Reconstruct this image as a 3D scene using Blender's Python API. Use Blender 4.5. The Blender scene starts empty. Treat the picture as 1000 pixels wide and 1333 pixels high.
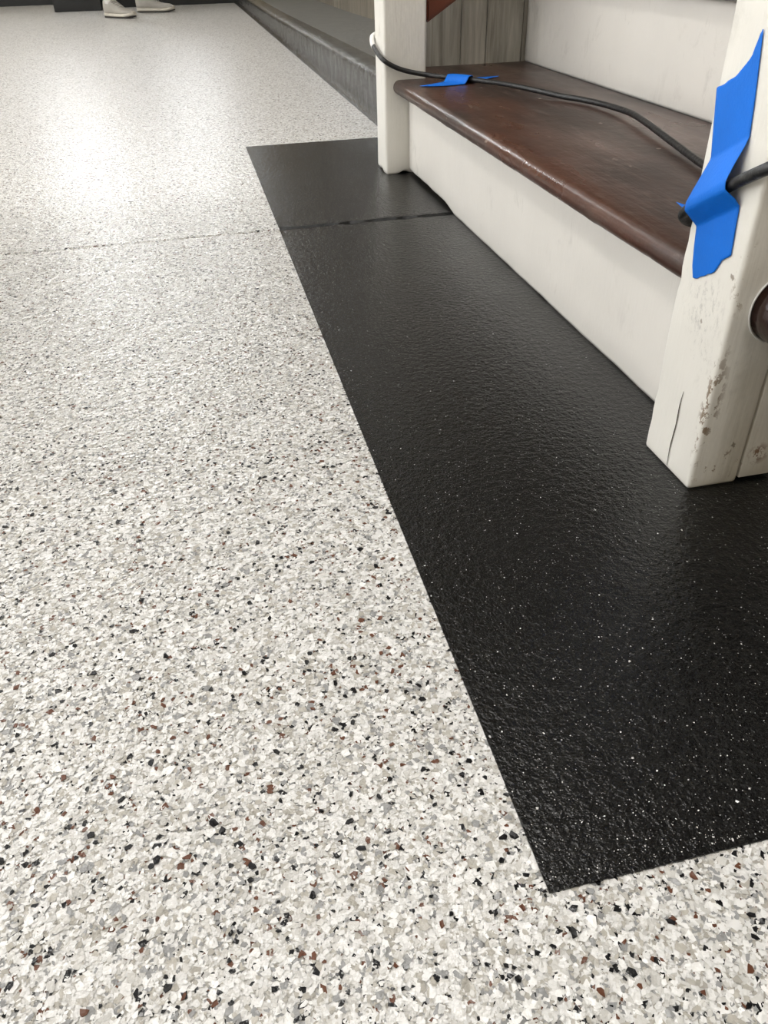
import bpy, bmesh, math, random
import numpy as np
from mathutils import Vector, Matrix, noise

C = bpy.context.scene
COL = C.collection
S = 0.445                     # metres per layout unit (layout unit = camera height)
rnd = random.Random(7)
rng = np.random.default_rng(11)

# ------------------------------------------------------------------ camera
cam_d = bpy.data.cameras.new('camera')
cam = bpy.data.objects.new('camera', cam_d); COL.objects.link(cam); C.camera = cam
R = Matrix(((0.97454075, 0.14988289, -0.16674966),
            (-0.22307716, 0.57349758, -0.78824939),
            (-0.02251457, 0.80537919, 0.59233221)))
cam.matrix_world = Matrix.Translation((0, 0, S)) @ R.to_4x4()
cam_d.sensor_fit = 'VERTICAL'; cam_d.sensor_height = 24.0
cam_d.lens = 1022.0 / 1333.0 * 24.0
cam_d.clip_start = 0.02; cam_d.clip_end = 60

# ------------------------------------------------------------------ world, exposure
w = bpy.data.worlds.new('world'); C.world = w; w.use_nodes = True
w.node_tree.nodes['Background'].inputs[0].default_value = (0.75, 0.8, 0.9, 1)
w.node_tree.nodes['Background'].inputs[1].default_value = 0.6
C.view_settings.view_transform = 'Standard'
C.view_settings.look = 'None'
C.view_settings.gamma = 1.0
C.view_settings.use_curve_mapping = False
C.view_settings.exposure = 0.0
C.cycles.use_denoising = True
C.cycles.max_bounces = 8

LAMP = 13.2        # ceiling tube diffusers
WINDOW = 58.0 
SIDE_FILL = 4.4        # fill glow of unseen panes added in the left wall     # daylight behind the far windows

# ------------------------------------------------------------------ helpers
def V(x, y, z): return Vector((x*S, y*S, z*S))

def empty(name, loc, label, cat, group=None, rz=0.0):
    o = bpy.data.objects.new(name, None); COL.objects.link(o)
    o.location = loc; o.rotation_euler = (0, 0, rz); o.empty_display_size = 0.1
    o['label'] = label; o['category'] = cat
    if group: o['group'] = group
    return o

def link(name, me, mat=None, parent=None, smooth=False, kind=None):
    o = bpy.data.objects.new(name, me); COL.objects.link(o)
    if mat is not None: me.materials.append(mat)
    if smooth:
        for p in me.polygons: p.use_smooth = True
    if parent is not None:
        o.parent = parent
        o.matrix_parent_inverse = parent.matrix_basis.inverted()
    if kind: o['kind'] = kind
    return o

def bm_obj(name, bm, mat=None, parent=None, smooth=False, kind=None):
    bmesh.ops.recalc_face_normals(bm, faces=bm.faces)
    me = bpy.data.meshes.new(name); bm.to_mesh(me); bm.free()
    return link(name, me, mat, parent, smooth, kind)

def tag(o, label, cat, group=None):
    o['label'] = label; o['category'] = cat
    if group: o['group'] = group
    return o

def add_box(bm, a, b, bev=0.0, seg=2):
    """box from corner a to corner b in layout units"""
    a = Vector(a)*S; b = Vector(b)*S
    c = (a+b)/2; d = b-a
    r = bmesh.ops.create_cube(bm, size=1.0)
    vs = r['verts']
    for v in vs: v.co = Vector((v.co.x*abs(d.x), v.co.y*abs(d.y), v.co.z*abs(d.z))) + c
    if bev:
        es = list({e for v in vs for e in v.link_edges})
        bmesh.ops.bevel(bm, geom=es, offset=bev*S, segments=seg, affect='EDGES', profile=0.5)
    return bm

def box(name, a, b, mat, parent=None, bev=0.0, kind=None, seg=2):
    bm = bmesh.new(); add_box(bm, a, b, bev, seg)
    return bm_obj(name, bm, mat, parent, False, kind)

def grid_box(name, a, b, mat, parent, bev=0.008, cuts=(2, 2, 24), wob=0.0012, edge=0.005, bottom=0.0, seed=0):
    """a worn painted timber: subdivided box, softened and dented arrises"""
    bm = bmesh.new()
    a = Vector(a); b = Vector(b); d = b - a; c = (a+b)/2
    add_box(bm, a, b, bev, 3)
    for ax in range(3):
        n = cuts[ax]
        for k in range(1, n):
            co = c.copy()*S; co[ax] = (a[ax] + d[ax]*k/n)*S
            no = Vector((0, 0, 0)); no[ax] = 1
            bmesh.ops.bisect_plane(bm, geom=bm.verts[:]+bm.edges[:]+bm.faces[:], plane_co=co, plane_no=no)
    h = d/2
    for v in bm.verts:
        p = v.co/S - c
        q = v.co*1.0
        n1 = noise.noise(q*9 + Vector((seed, 0, 0))); n2 = noise.noise(q*45 + Vector((0, seed, 3)))
        near = [abs(abs(p[i]) - h[i]) < bev*1.6 for i in range(3)]
        k = wob*n1
        if near[0] and near[1]: k += edge*min(0, n2 + 0.15)
        s = Vector((p.x/h.x if h.x else 0, p.y/h.y if h.y else 0, 0))
        v.co += Vector((s.x, s.y, 0))*k*S
        if bottom and p.z < -h.z + bev*1.6:
            v.co.z += bottom*S*max(0, noise.noise(q*38 + Vector((seed, 5, 0))) + 0.25)
    o = bm_obj(name, bm, mat, parent, True)
    return o

def smooth_path(pts, n=8):
    P = [Vector(p) for p in pts]; out = []
    for i in range(len(P)-1):
        p0 = P[max(i-1, 0)]; p1 = P[i]; p2 = P[i+1]; p3 = P[min(i+2, len(P)-1)]
        for k in range(n):
            t = k/n
            out.append(0.5*((2*p1)+(p2-p0)*t+(2*p0-5*p1+4*p2-p3)*t*t+(3*p1-p0-3*p2+p3)*t**3))
    out.append(P[-1]); return out

def tube(bm, path, r, seg=12, cap=True):
    """path in metres; r number or list"""
    rings = []; up = Vector((0, 0, 1)); prev = None
    for i, p in enumerate(path):
        t = (path[min(i+1, len(path)-1)] - path[max(i-1, 0)]).normalized()
        if prev is None:
            a = t.cross(up)
            if a.length < 1e-3: a = t.cross(Vector((1, 0, 0)))
        else:
            a = prev - t*prev.dot(t)
        a.normalize(); prev = a; b = t.cross(a)
        rr = r[i] if isinstance(r, (list, tuple)) else r
        rings.append([bm.verts.new(p + (a*math.cos(2*math.pi*k/seg) + b*math.sin(2*math.pi*k/seg))*rr) for k in range(seg)])
    for i in range(len(rings)-1):
        for k in range(seg):
            bm.faces.new((rings[i][k], rings[i][(k+1) % seg], rings[i+1][(k+1) % seg], rings[i+1][k]))
    if cap:
        bm.faces.new(rings[0]); bm.faces.new(rings[-1])
    return rings

# ------------------------------------------------------------------ materials
def mat_new(name):
    m = bpy.data.materials.new(name); m.use_nodes = True
    nt = m.node_tree; b = nt.nodes['Principled BSDF']
    return m, nt, b

def N(nt, kind, **kw):
    n = nt.nodes.new(kind)
    for k, v in kw.items():
        if k in n.inputs.keys() if isinstance(k, str) else False: n.inputs[k].default_value = v
        else: setattr(n, k, v)
    return n

def L(nt, a, b): nt.links.new(a, b)

def ramp(nt, fac, stops, interp='LINEAR'):
    r = nt.nodes.new('ShaderNodeValToRGB'); cr = r.color_ramp; cr.interpolation = interp
    while len(cr.elements) < len(stops): cr.elements.new(0.5)
    for e, (p, c) in zip(cr.elements, stops):
        e.position = p; e.color = (c[0], c[1], c[2], 1) if hasattr(c, '__len__') else (c, c, c, 1)
    L(nt, fac, r.inputs[0]); return r.outputs[0]

def noise_tex(nt, vec, scale, detail=3, rough=0.5, dist=0.0):
    n = nt.nodes.new('ShaderNodeTexNoise')
    n.inputs['Scale'].default_value = scale; n.inputs['Detail'].default_value = detail
    n.inputs['Roughness'].default_value = rough; n.inputs['Distortion'].default_value = dist
    L(nt, vec, n.inputs['Vector']); return n

def mapping(nt, scale=(1, 1, 1), loc=(0, 0, 0), rot=(0, 0, 0), coord='Object'):
    tc = nt.nodes.new('ShaderNodeTexCoord'); m = nt.nodes.new('ShaderNodeMapping')
    m.inputs['Scale'].default_value = scale; m.inputs['Location'].default_value = loc
    m.inputs['Rotation'].default_value = rot
    L(nt, tc.outputs[coord], m.inputs['Vector']); return m.outputs[0]

def mix(nt, fac, a, b, mode='MIX'):
    m = nt.nodes.new('ShaderNodeMix'); m.data_type = 'RGBA'; m.blend_type = mode
    for sock, val in ((m.inputs[0], fac), (m.inputs[6], a), (m.inputs[7], b)):
        if hasattr(val, 'links') or hasattr(val, 'is_linked'): L(nt, val, sock)
        else: sock.default_value = val if not hasattr(val, '__len__') else (val[0], val[1], val[2], 1)
    return m.outputs[2]

def bump(nt, height, dist, strength=1.0, normal=None):
    b = nt.nodes.new('ShaderNodeBump'); b.inputs['Distance'].default_value = dist
    b.inputs['Strength'].default_value = strength
    L(nt, height, b.inputs['Height'])
    if normal is not None: L(nt, normal, b.inputs['Normal'])
    return b.outputs[0]

def simple(name, col, rough=0.5, metal=0.0, bumps=None, spec=0.5):
    m, nt, b = mat_new(name)
    v = mapping(nt)
    n = noise_tex(nt, v, 14, 4)
    c = ramp(nt, n.outputs[0], [(0.3, [x*0.88 for x in col]), (0.7, [min(1, x*1.08) for x in col])])
    L(nt, c, b.inputs['Base Color']); b.inputs['Roughness'].default_value = rough
    b.inputs['Metallic'].default_value = metal; b.inputs['Specular IOR Level'].default_value = spec
    if bumps:
        nb = noise_tex(nt, v, bumps[0], 4); L(nt, bump(nt, nb.outputs[0], bumps[1]), b.inputs['Normal'])
    return m

WHITE = (0.80, 0.79, 0.765); LIGHT = (0.62, 0.605, 0.57); BEIGE = (0.455, 0.43, 0.38)
GREY = (0.30, 0.30, 0.295); BROWN = (0.125, 0.050, 0.027); BLACK = (0.003, 0.003, 0.004)

def coat_bump(nt, v, amp=1.0):
    a = noise_tex(nt, v, 230, 2, 0.5); b2 = noise_tex(nt, v, 90, 2, 0.5)
    n = bump(nt, a.outputs[0], 0.0010*amp, 1.0)
    return bump(nt, b2.outputs[0], 0.0016*amp, 1.0, n)

# base of the broadcast-flake floor (what shows between and beyond the modelled flakes)
def flake_floor():
    m, nt, b = mat_new('flake_floor')
    v = mapping(nt)
    dn = noise_tex(nt, v, 260, 1)
    d = nt.nodes.new('ShaderNodeVectorMath'); d.operation = 'MULTIPLY_ADD'
    d.inputs[1].default_value = (0.0035,)*3
    L(nt, dn.outputs['Color'], d.inputs[0]); L(nt, v, d.inputs[2])
    cols = []
    pal = [(0, WHITE), (0.47, LIGHT), (0.70, BEIGE), (0.84, GREY), (0.915, WHITE), (0.945, BROWN), (0.965, BLACK)]
    for sc in (240, 420):
        vo = nt.nodes.new('ShaderNodeTexVoronoi'); vo.inputs['Scale'].default_value = sc
        L(nt, d.outputs[0], vo.inputs['Vector'])
        sp = nt.nodes.new('ShaderNodeSeparateColor'); L(nt, vo.outputs['Color'], sp.inputs[0])
        cols.append((ramp(nt, sp.outputs[0], pal, 'CONSTANT'), sp.outputs[1]))
    sel = ramp(nt, cols[0][1], [(0, 0), (0.55, 1)], 'CONSTANT')
    c = mix(nt, sel, cols[0][0], cols[1][0])
    L(nt, c, b.inputs['Base Color'])
    b.inputs['Roughness'].default_value = 0.45; b.inputs['Specular IOR Level'].default_value = 0.1
    b.inputs['Coat Weight'].default_value = 0.55; b.inputs['Coat Roughness'].default_value = 0.12
    nb = coat_bump(nt, v)
    L(nt, nb, b.inputs['Normal']); L(nt, nb, b.inputs['Coat Normal'])
    return m

def flake_mat():
    m, nt, b = mat_new('paint_flakes')
    a = nt.nodes.new('ShaderNodeAttribute'); a.attribute_name = 'flake_colour'
    L(nt, a.outputs['Color'], b.inputs['Base Color'])
    v = mapping(nt)
    b.inputs['Roughness'].default_value = 0.45; b.inputs['Specular IOR Level'].default_value = 0.1
    b.inputs['Coat Weight'].default_value = 0.55; b.inputs['Coat Roughness'].default_value = 0.12
    nb = coat_bump(nt, v, 0.8)
    L(nt, nb, b.inputs['Normal']); L(nt, nb, b.inputs['Coat Normal'])
    return m

def chip_mat(name, col):
    m, nt, b = mat_new(name)
    b.inputs['Base Color'].default_value = (*col, 1)
    b.inputs['Roughness'].default_value = 0.3; b.inputs['Specular IOR Level'].default_value = 0.3
    v = mapping(nt); L(nt, coat_bump(nt, v, 0.6), b.inputs['Normal'])
    return m

def black_coat():
    m, nt, b = mat_new('black_coating')
    v = mapping(nt)
    vo = nt.nodes.new('ShaderNodeTexVoronoi'); vo.inputs['Scale'].default_value = 420
    L(nt, v, vo.inputs['Vector'])
    sp = nt.nodes.new('ShaderNodeSeparateColor'); L(nt, vo.outputs['Color'], sp.inputs[0])
    c = ramp(nt, sp.outputs[0], [(0, (0.002, 0.002, 0.002)), (0.7, (0.004, 0.004, 0.004)), (1, (0.010, 0.010, 0.009))])
    L(nt, c, b.inputs['Base Color'])
    rn = noise_tex(nt, v, 6, 3)
    rr = ramp(nt, rn.outputs[0], [(0.35, 0.09), (0.65, 0.20)])
    L(nt, rr, b.inputs['Roughness']); b.inputs['Specular IOR Level'].default_value = 0.36
    n1 = noise_tex(nt, v, 420, 2); n2 = noise_tex(nt, v, 150, 3, 0.55)
    nb = bump(nt, n1.outputs[0], 0.0006); nb = bump(nt, n2.outputs[0], 0.0012, 1.0, nb)
    nb = bump(nt, sp.outputs[1], 0.0003, 1.0, nb)
    L(nt, nb, b.inputs['Normal'])
    return m

def curb_mat():
    m, nt, b = mat_new('black_curb_coating')
    v = mapping(nt)
    n = noise_tex(nt, v, 7, 5)
    c = ramp(nt, n.outputs[0], [(0.35, (0.010, 0.010, 0.010)), (0.65, (0.045, 0.045, 0.044))])
    b.inputs['Specular IOR Level'].default_value = 0.8
    L(nt, c, b.inputs['Base Color']); b.inputs['Roughness'].default_value = 0.10
    n2 = noise_tex(nt, v, 70, 5, 0.6)
    L(nt, bump(nt, n2.outputs[0], 0.006), b.inputs['Normal'])
    return m

def paint(name, col, seed=0.0, crack=False, dirt=1.0, nick=0.6):
    """off-white brushed gloss paint with scuffs, nicks and dirty smears"""
    m, nt, b = mat_new(name)
    v = mapping(nt, loc=(seed, seed*0.7, seed*1.3))
    n = noise_tex(nt, v, 5, 4)
    base = ramp(nt, n.outputs[0], [(0.3, [x*0.93 for x in col]), (0.7, col)])
    # smears
    sm = noise_tex(nt, mapping(nt, (1, 1, 0.6), (seed, 2, 1)), 22, 6, 0.7, 0.6)
    area = noise_tex(nt, v, 7, 2)
    s1 = ramp(nt, sm.outputs[0], [(0.56, 0.0), (0.70, 0.5*dirt)])
    s2 = ramp(nt, area.outputs[0], [(0.50, 0.0), (0.62, 1.0)])
    f = nt.nodes.new('ShaderNodeMath'); f.operation = 'MULTIPLY'; L(nt, s1, f.inputs[0]); L(nt, s2, f.inputs[1])
    c = mix(nt, f.outputs[0], base, (0.30, 0.28, 0.23))
    # nicks: small dark specks
    vo = nt.nodes.new('ShaderNodeTexVoronoi'); vo.inputs['Scale'].default_value = 30
    L(nt, v, vo.inputs['Vector'])
    sp = nt.nodes.new('ShaderNodeSeparateColor'); L(nt, vo.outputs['Color'], sp.inputs[0])
    dn = noise_tex(nt, v, 300, 2)
    da = nt.nodes.new('ShaderNodeMath'); da.operation = 'MULTIPLY_ADD'; da.inputs[1].default_value = 0.16
    L(nt, dn.outputs[0], da.inputs[0]); L(nt, vo.outputs['Distance'], da.inputs[2])
    k1 = ramp(nt, da.outputs[0], [(0.17, 1.0), (0.20, 0.0)])
    k2 = ramp(nt, sp.outputs[0], [(0.0, 0.0), (nick, 0.7)], 'CONSTANT')
    f2 = nt.nodes.new('ShaderNodeMath'); f2.operation = 'MULTIPLY'; L(nt, k1, f2.inputs[0]); L(nt, k2, f2.inputs[1])
    c = mix(nt, f2.outputs[0], c, (0.16, 0.11, 0.06))
    if crack:
        # a grubby patch on the left face, and bare chips along the front arris
        def blob(cy, cz, ry, rz, cx=0.943, rx=0.03):
            tc = nt.nodes.new('ShaderNodeTexCoord'); mp = nt.nodes.new('ShaderNodeMapping'); mp.vector_type = 'TEXTURE'
            mp.inputs['Location'].default_value = (cx*S, cy*S, cz*S); mp.inputs['Scale'].default_value = (rx*S, ry*S, rz*S)
            L(nt, tc.outputs['Object'], mp.inputs['Vector'])
            ln = nt.nodes.new('ShaderNodeVectorMath'); ln.operation = 'LENGTH'; L(nt, mp.outputs[0], ln.inputs[0])
            return ramp(nt, ln.outputs['Value'], [(0.35, 1.0), (1.0, 0.0)])
        def mul(a, b_):
            m_ = nt.nodes.new('ShaderNodeMath'); m_.operation = 'MULTIPLY'; L(nt, a, m_.inputs[0]); L(nt, b_, m_.inputs[1]); return m_.outputs[0]
        g1 = noise_tex(nt, mapping(nt, (1, 1, 0.5), (1, 4, 2)), 190, 5, 0.8)
        for args, stop, colr in (((1.325, 0.385, 0.085, 0.085), 0.50, (0.20, 0.19, 0.17)), ((1.30, 0.30, 0.06, 0.05), 0.56, (0.22, 0.20, 0.17)),
                                 ((1.415, 0.46, 0.03, 0.05), 0.55, (0.10, 0.09, 0.08))):
            c = mix(nt, mul(blob(*args), ramp(nt, g1.outputs[0], [(stop, 0.0), (stop+0.14, 0.45)])), c, colr)
        g2 = noise_tex(nt, mapping(nt, (1, 1, 0.7), (2, 2, 7)), 130, 4, 0.7)
        for args, stop, colr in (((1.243, 0.20, 0.022, 0.17, 0.95, 0.030), 0.53, (0.20, 0.13, 0.07)), ((1.24, 0.06, 0.03, 0.05, 1.0, 0.10), 0.60, (0.24, 0.16, 0.09)),
                                 ((1.24, 0.47, 0.02, 0.08, 0.955, 0.028), 0.56, (0.30, 0.24, 0.16)), ((1.24, 0.07, 0.03, 0.03, 1.10, 0.03), 0.50, (0.20, 0.09, 0.03))):
            c = mix(nt, mul(blob(*args), ramp(nt, g2.outputs[0], [(stop, 0.0), (stop+0.04, 0.9)])), c, colr)
    L(nt, c, b.inputs['Base Color'])
    b.inputs['Roughness'].default_value = 0.38
    br = noise_tex(nt, mapping(nt, (1, 1, 0.08), (seed, 0, 0)), 260, 2)
    bl = noise_tex(nt, v, 26, 3)
    nb = bump(nt, br.outputs[0], 0.0004); nb = bump(nt, bl.outputs[0], 0.0022, 1.0, nb)
    L(nt, nb, b.inputs['Normal'])
    return m

def tread_mat():
    m, nt, b = mat_new('dark_stained_wood')
    v = mapping(nt, (1, 0.07, 1))
    g = noise_tex(nt, v, 120, 5, 0.6, 0.3)
    big = noise_tex(nt, mapping(nt, (1, 0.4, 1)), 9, 4)
    c = ramp(nt, g.outputs[0], [(0.3, (0.024, 0.011, 0.008)), (0.7, (0.070, 0.028, 0.017))])
    c2 = ramp(nt, big.outputs[0], [(0.42, (0.030, 0.022, 0.018)), (0.62, (0.105, 0.036, 0.018))])
    c = mix(nt, 0.5, c, c2)
    # dusty scuffs running along the step
    s = noise_tex(nt, mapping(nt, (1, 0.18, 1), (3, 1, 0)), 60, 6, 0.75, 0.8)
    f = ramp(nt, s.outputs[0], [(0.54, 0.0), (0.70, 0.42)])
    c = mix(nt, f, c, (0.22, 0.17, 0.14))
    vo = nt.nodes.new('ShaderNodeTexVoronoi'); vo.inputs['Scale'].default_value = 34
    dn = noise_tex(nt, mapping(nt), 200, 3)
    L(nt, mapping(nt, (1, 0.7, 1)), vo.inputs['Vector'])
    da = nt.nodes.new('ShaderNodeMath'); da.operation = 'MULTIPLY_ADD'; da.inputs[1].default_value = 0.45
    L(nt, dn.outputs[0], da.inputs[0]); L(nt, vo.outputs['Distance'], da.inputs[2])
    sp = nt.nodes.new('ShaderNodeSeparateColor'); L(nt, vo.outputs['Color'], sp.inputs[0])
    k1 = ramp(nt, da.outputs[0], [(0.29, 1.0), (0.34, 0.0)])
    k2 = ramp(nt, sp.outputs[0], [(0.0, 0.0), (0.78, 0.6)], 'CONSTANT')
    f2 = nt.nodes.new('ShaderNodeMath'); f2.operation = 'MULTIPLY'; L(nt, k1, f2.inputs[0]); L(nt, k2, f2.inputs[1])
    c = mix(nt, f2.outputs[0], c, (0.5, 0.42, 0.36))
    L(nt, c, b.inputs['Base Color'])
    L(nt, ramp(nt, big.outputs[0], [(0.35, 0.42), (0.65, 0.26)]), b.inputs['Roughness'])
    nb = bump(nt, g.outputs[0], 0.0006); n3 = noise_tex(nt, mapping(nt), 45, 4)
    nb = bump(nt, n3.outputs[0], 0.0009, 1.0, nb)
    L(nt, nb, b.inputs['Normal'])
    return m

def plank_mat(name, dark, light):
    m, nt, b = mat_new(name)
    oi = nt.nodes.new('ShaderNodeObjectInfo')
    tc = nt.nodes.new('ShaderNodeTexCoord')
    off = nt.nodes.new('ShaderNodeVectorMath'); off.operation = 'MULTIPLY_ADD'
    off.inputs[1].default_value = (7, 9, 5)
    L(nt, oi.outputs['Random'], off.inputs[0]); L(nt, tc.outputs['Object'], off.inputs[2])
    mp = nt.nodes.new('ShaderNodeMapping'); mp.inputs['Scale'].default_value = (1, 1, 0.07)
    L(nt, off.outputs[0], mp.inputs['Vector'])
    g = noise_tex(nt, mp.outputs[0], 60, 6, 0.62, 0.35)
    c = ramp(nt, g.outputs[0], [(0.32, dark), (0.66, light)])
    hv = ramp(nt, oi.outputs['Random'], [(0, 0.82), (1, 1.12)])
    c = mix(nt, 1.0, c, hv, 'MULTIPLY')
    L(nt, c, b.inputs['Base Color']); b.inputs['Roughness'].default_value = 0.5
    L(nt, bump(nt, g.outputs[0], 0.0008), b.inputs['Normal'])
    return m

def emit(name, col, s):
    m, nt, b = mat_new(name)
    b.inputs['Base Color'].default_value = (0.8, 0.8, 0.8, 1)
    b.inputs['Emission Color'].default_value = (*col, 1)
    b.inputs['Emission Strength'].default_value = s
    return m

M_floor = flake_floor(); M_flake = flake_mat()
M_bchip = chip_mat('black_flake', BLACK); M_rchip = chip_mat('brown_flake', (0.125, 0.050, 0.027))
M_black = black_coat(); M_curb = curb_mat()
M_speck = simple('white_speck', (0.75, 0.75, 0.74), 0.3)
PC = (0.84, 0.815, 0.745)
M_post = paint('post_paint', PC, 3.1, crack=True, dirt=1.0); M_riser = paint('riser_paint', (0.80, 0.77, 0.71), 8.4, dirt=0.6)
M_farpost = paint('far_post_paint', PC, 5.7, dirt=0.7, nick=0.88)
M_tread = tread_mat()
M_rail = simple('red_brown_wood', (0.13, 0.030, 0.012), 0.3, bumps=(60, 0.0006))
M_dowel = simple('dark_brown_wood', (0.022, 0.008, 0.005), 0.22, bumps=(30, 0.002))
M_greyplank = plank_mat('grey_wood_planks', (0.24, 0.225, 0.185), (0.52, 0.50, 0.44))
M_brownplank = plank_mat('brown_grey_planks', (0.10, 0.085, 0.062), (0.23, 0.20, 0.155))
M_concrete = simple('dark_concrete', (0.125, 0.121, 0.108), 0.5, bumps=(40, 0.004))
M_wall = simple('wall_paint', (0.44, 0.375, 0.27), 0.6)
M_ceil = simple('ceiling_paint', (0.78, 0.77, 0.74), 0.7)
M_base = simple('black_paint', (0.010, 0.010, 0.010), 0.45)
M_tape = simple('blue_tape', (0.002, 0.158, 0.69), 0.55, bumps=(420, 0.0003), spec=0.3)
M_cable = simple('black_rubber', (0.014, 0.014, 0.014), 0.42, bumps=(120, 0.0015))
M_frame = simple('dark_frame', (0.03, 0.03, 0.03), 0.4)
M_crack = simple('crack_dark', (0.06, 0.045, 0.03), 0.8)
M_caulk_highlight = simple('white_caulk_and_highlight', (0.8, 0.79, 0.76), 0.4)
M_lamp = emit('lamp_diffuser', (1.0, 0.975, 0.94), LAMP)
M_day = emit('daylight_glass', (0.93, 0.97, 1.0), WINDOW)
M_day2 = emit('daylight_glass_right', (0.93, 0.97, 1.0), WINDOW*0.42)
M_side_fill = emit('side_fill_glow', (0.97, 0.98, 1.0), SIDE_FILL)
M_metal = simple('white_metal', (0.7, 0.7, 0.7), 0.4)

# ------------------------------------------------------------------ floor
XL, XR = -8.0, 3.0; YB, YF = -6.0, 20.4
SEAM = 3.415
def seam_y(x): return SEAM + 0.006*noise.noise(Vector((x*6, 2, 0))) + 0.02*max(-1, (x+0.3))*0.15
def build_sheet(name, xs, y0, y1, ztop, mat, parent=None, depth=0.007, halfw=0.011, kind=None, skirt=0.0):
    bm = bmesh.new(); rows = []
    Y0, Y1 = y0, y1; y0, y1 = SEAM - 0.09, SEAM + 0.09
    for ya, yb in ((Y0, y0), (y1, Y1)):                # plain sheets either side of the jointed strip
        bm.faces.new([bm.verts.new(V(*p)) for p in ((xs[0], ya, ztop), (xs[-1], ya, ztop), (xs[-1], yb, ztop), (xs[0], yb, ztop))])
        if skirt:
            lo = [bm.verts.new(V(*p)) for p in ((xs[0], ya, ztop-skirt), (xs[-1], ya, ztop-skirt), (xs[-1], yb, ztop-skirt), (xs[0], yb, ztop-skirt))]
            hi = [bm.verts.new(V(*p)) for p in ((xs[0], ya, ztop), (xs[-1], ya, ztop), (xs[-1], yb, ztop), (xs[0], yb, ztop))]
            for i in range(4): bm.faces.new((lo[i], lo[(i+1) % 4], hi[(i+1) % 4], hi[i]))
    skirt_, skirt = skirt, 0.0
    prof = [(-1.6, 0), (-1.0, -0.12), (-0.45, -0.9), (0, -1), (0.5, -0.85), (1.0, -0.1), (1.7, 0)]
    for x in xs:
        sy = seam_y(x); j = (2.6 if (kind == 'structure' and x > 0.31) else 1) + 0.5*noise.noise(Vector((x*17, 9, 0)))
        col = [bm.verts.new(V(x, y0, ztop))]
        for a, b in prof:
            z = ztop + b*depth*j
            if b == 0: z += 0.0015*noise.noise(Vector((x*30, a*3, 1)))
            col.append(bm.verts.new(V(x, sy + a*halfw*j, z)))
        col.append(bm.verts.new(V(x, y1, ztop)))
        if skirt:
            col.insert(0, bm.verts.new(V(x, y0, ztop - skirt))); col.append(bm.verts.new(V(x, y1, ztop - skirt)))
        rows.append(col)
    for i in range(len(rows)-1):
        for k in range(len(rows[0])-1):
            bm.faces.new((rows[i][k], rows[i+1][k], rows[i+1][k+1], rows[i][k+1]))
    o = bm_obj(name, bm, mat, parent, False, kind)
    if sum(p.normal.z*p.area for p in o.data.polygons) < 0: o.data.flip_normals()
    return o

xs = list(np.linspace(XL, -2, 30)) + list(np.linspace(-1.95, 1.3, 330)) + [2, XR]
floor = build_sheet('floor', xs, YB, YF, 0.0, M_floor, kind='structure')

# black coated panel in front of the stairs (an L: beside the stairs and in front of the near post)
PX0, PX1, PY0, PY1 = 0.302, 1.205, 0.467, 5.10
PT = 0.0042
patch = build_sheet('black_panel', list(np.linspace(PX0, PX1, 120)), PY0, PY1, PT, M_black, floor, 0.012, 0.020, None, 0.006)
patch['label'] = 'black coated floor panel beside the stairs with white specks'
patch2 = box('black_panel', (PX1, PY0, PT-0.006), (XR, 1.6, PT), M_black, floor)

# flakes --------------------------------------------------------------
PAL = np.array([WHITE, LIGHT, BEIGE, GREY, BROWN, BLACK])
PROB = np.array([0.47, 0.22, 0.15, 0.09, 0.024, 0.048])
def flake_mesh(name, x, y, rad, cidx, tint, mat, parent, zlo=0.0003, zhi=0.0022, tilt=0.05, aspect=(0.5, 1.0)):
    n = len(x); K = 5
    ang = rng.uniform(0, 2*np.pi, n)[:, None] + (np.arange(K)/K*2*np.pi)[None, :] + rng.uniform(-0.5, 0.5, (n, K))
    r = rad[:, None]*rng.uniform(0.62, 1.15, (n, K))
    px = r*np.cos(ang); py = r*np.sin(ang)*rng.uniform(*aspect, n)[:, None]
    th = rng.uniform(0, 2*np.pi, n)[:, None]
    qx = px*np.cos(th) - py*np.sin(th); qy = px*np.sin(th) + py*np.cos(th)
    tx = rng.normal(0, tilt, n)[:, None]; ty = rng.normal(0, tilt, n)[:, None]
    z = rng.uniform(zlo, zhi, n)[:, None]*S + qx*tx*0.9 + qy*ty*0.9
    z = np.maximum(z, 0.00006)
    co = np.stack([x[:, None]*S + qx, y[:, None]*S + qy, z], -1).reshape(-1, 3)
    me = bpy.data.meshes.new(name)
    me.vertices.add(n*K); me.vertices.foreach_set('co', co.astype(np.float32).ravel())
    me.loops.add(n*K); me.loops.foreach_set('vertex_index', np.arange(n*K, dtype=np.int32))
    me.polygons.add(n)
    me.polygons.foreach_set('loop_start', np.arange(0, n*K, K, dtype=np.int32))
    me.update(calc_edges=True)
    at = me.color_attributes.new('flake_colour', 'FLOAT_COLOR', 'POINT')
    c = PAL[cidx]*tint[:, None]
    cc = np.concatenate([np.repeat(c, K, 0), np.ones((n*K, 1))], 1)
    at.data.foreach_set('color', cc.astype(np.float32).ravel())
    o = link(name, me, mat, parent, False, 'stuff')
    return o

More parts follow.
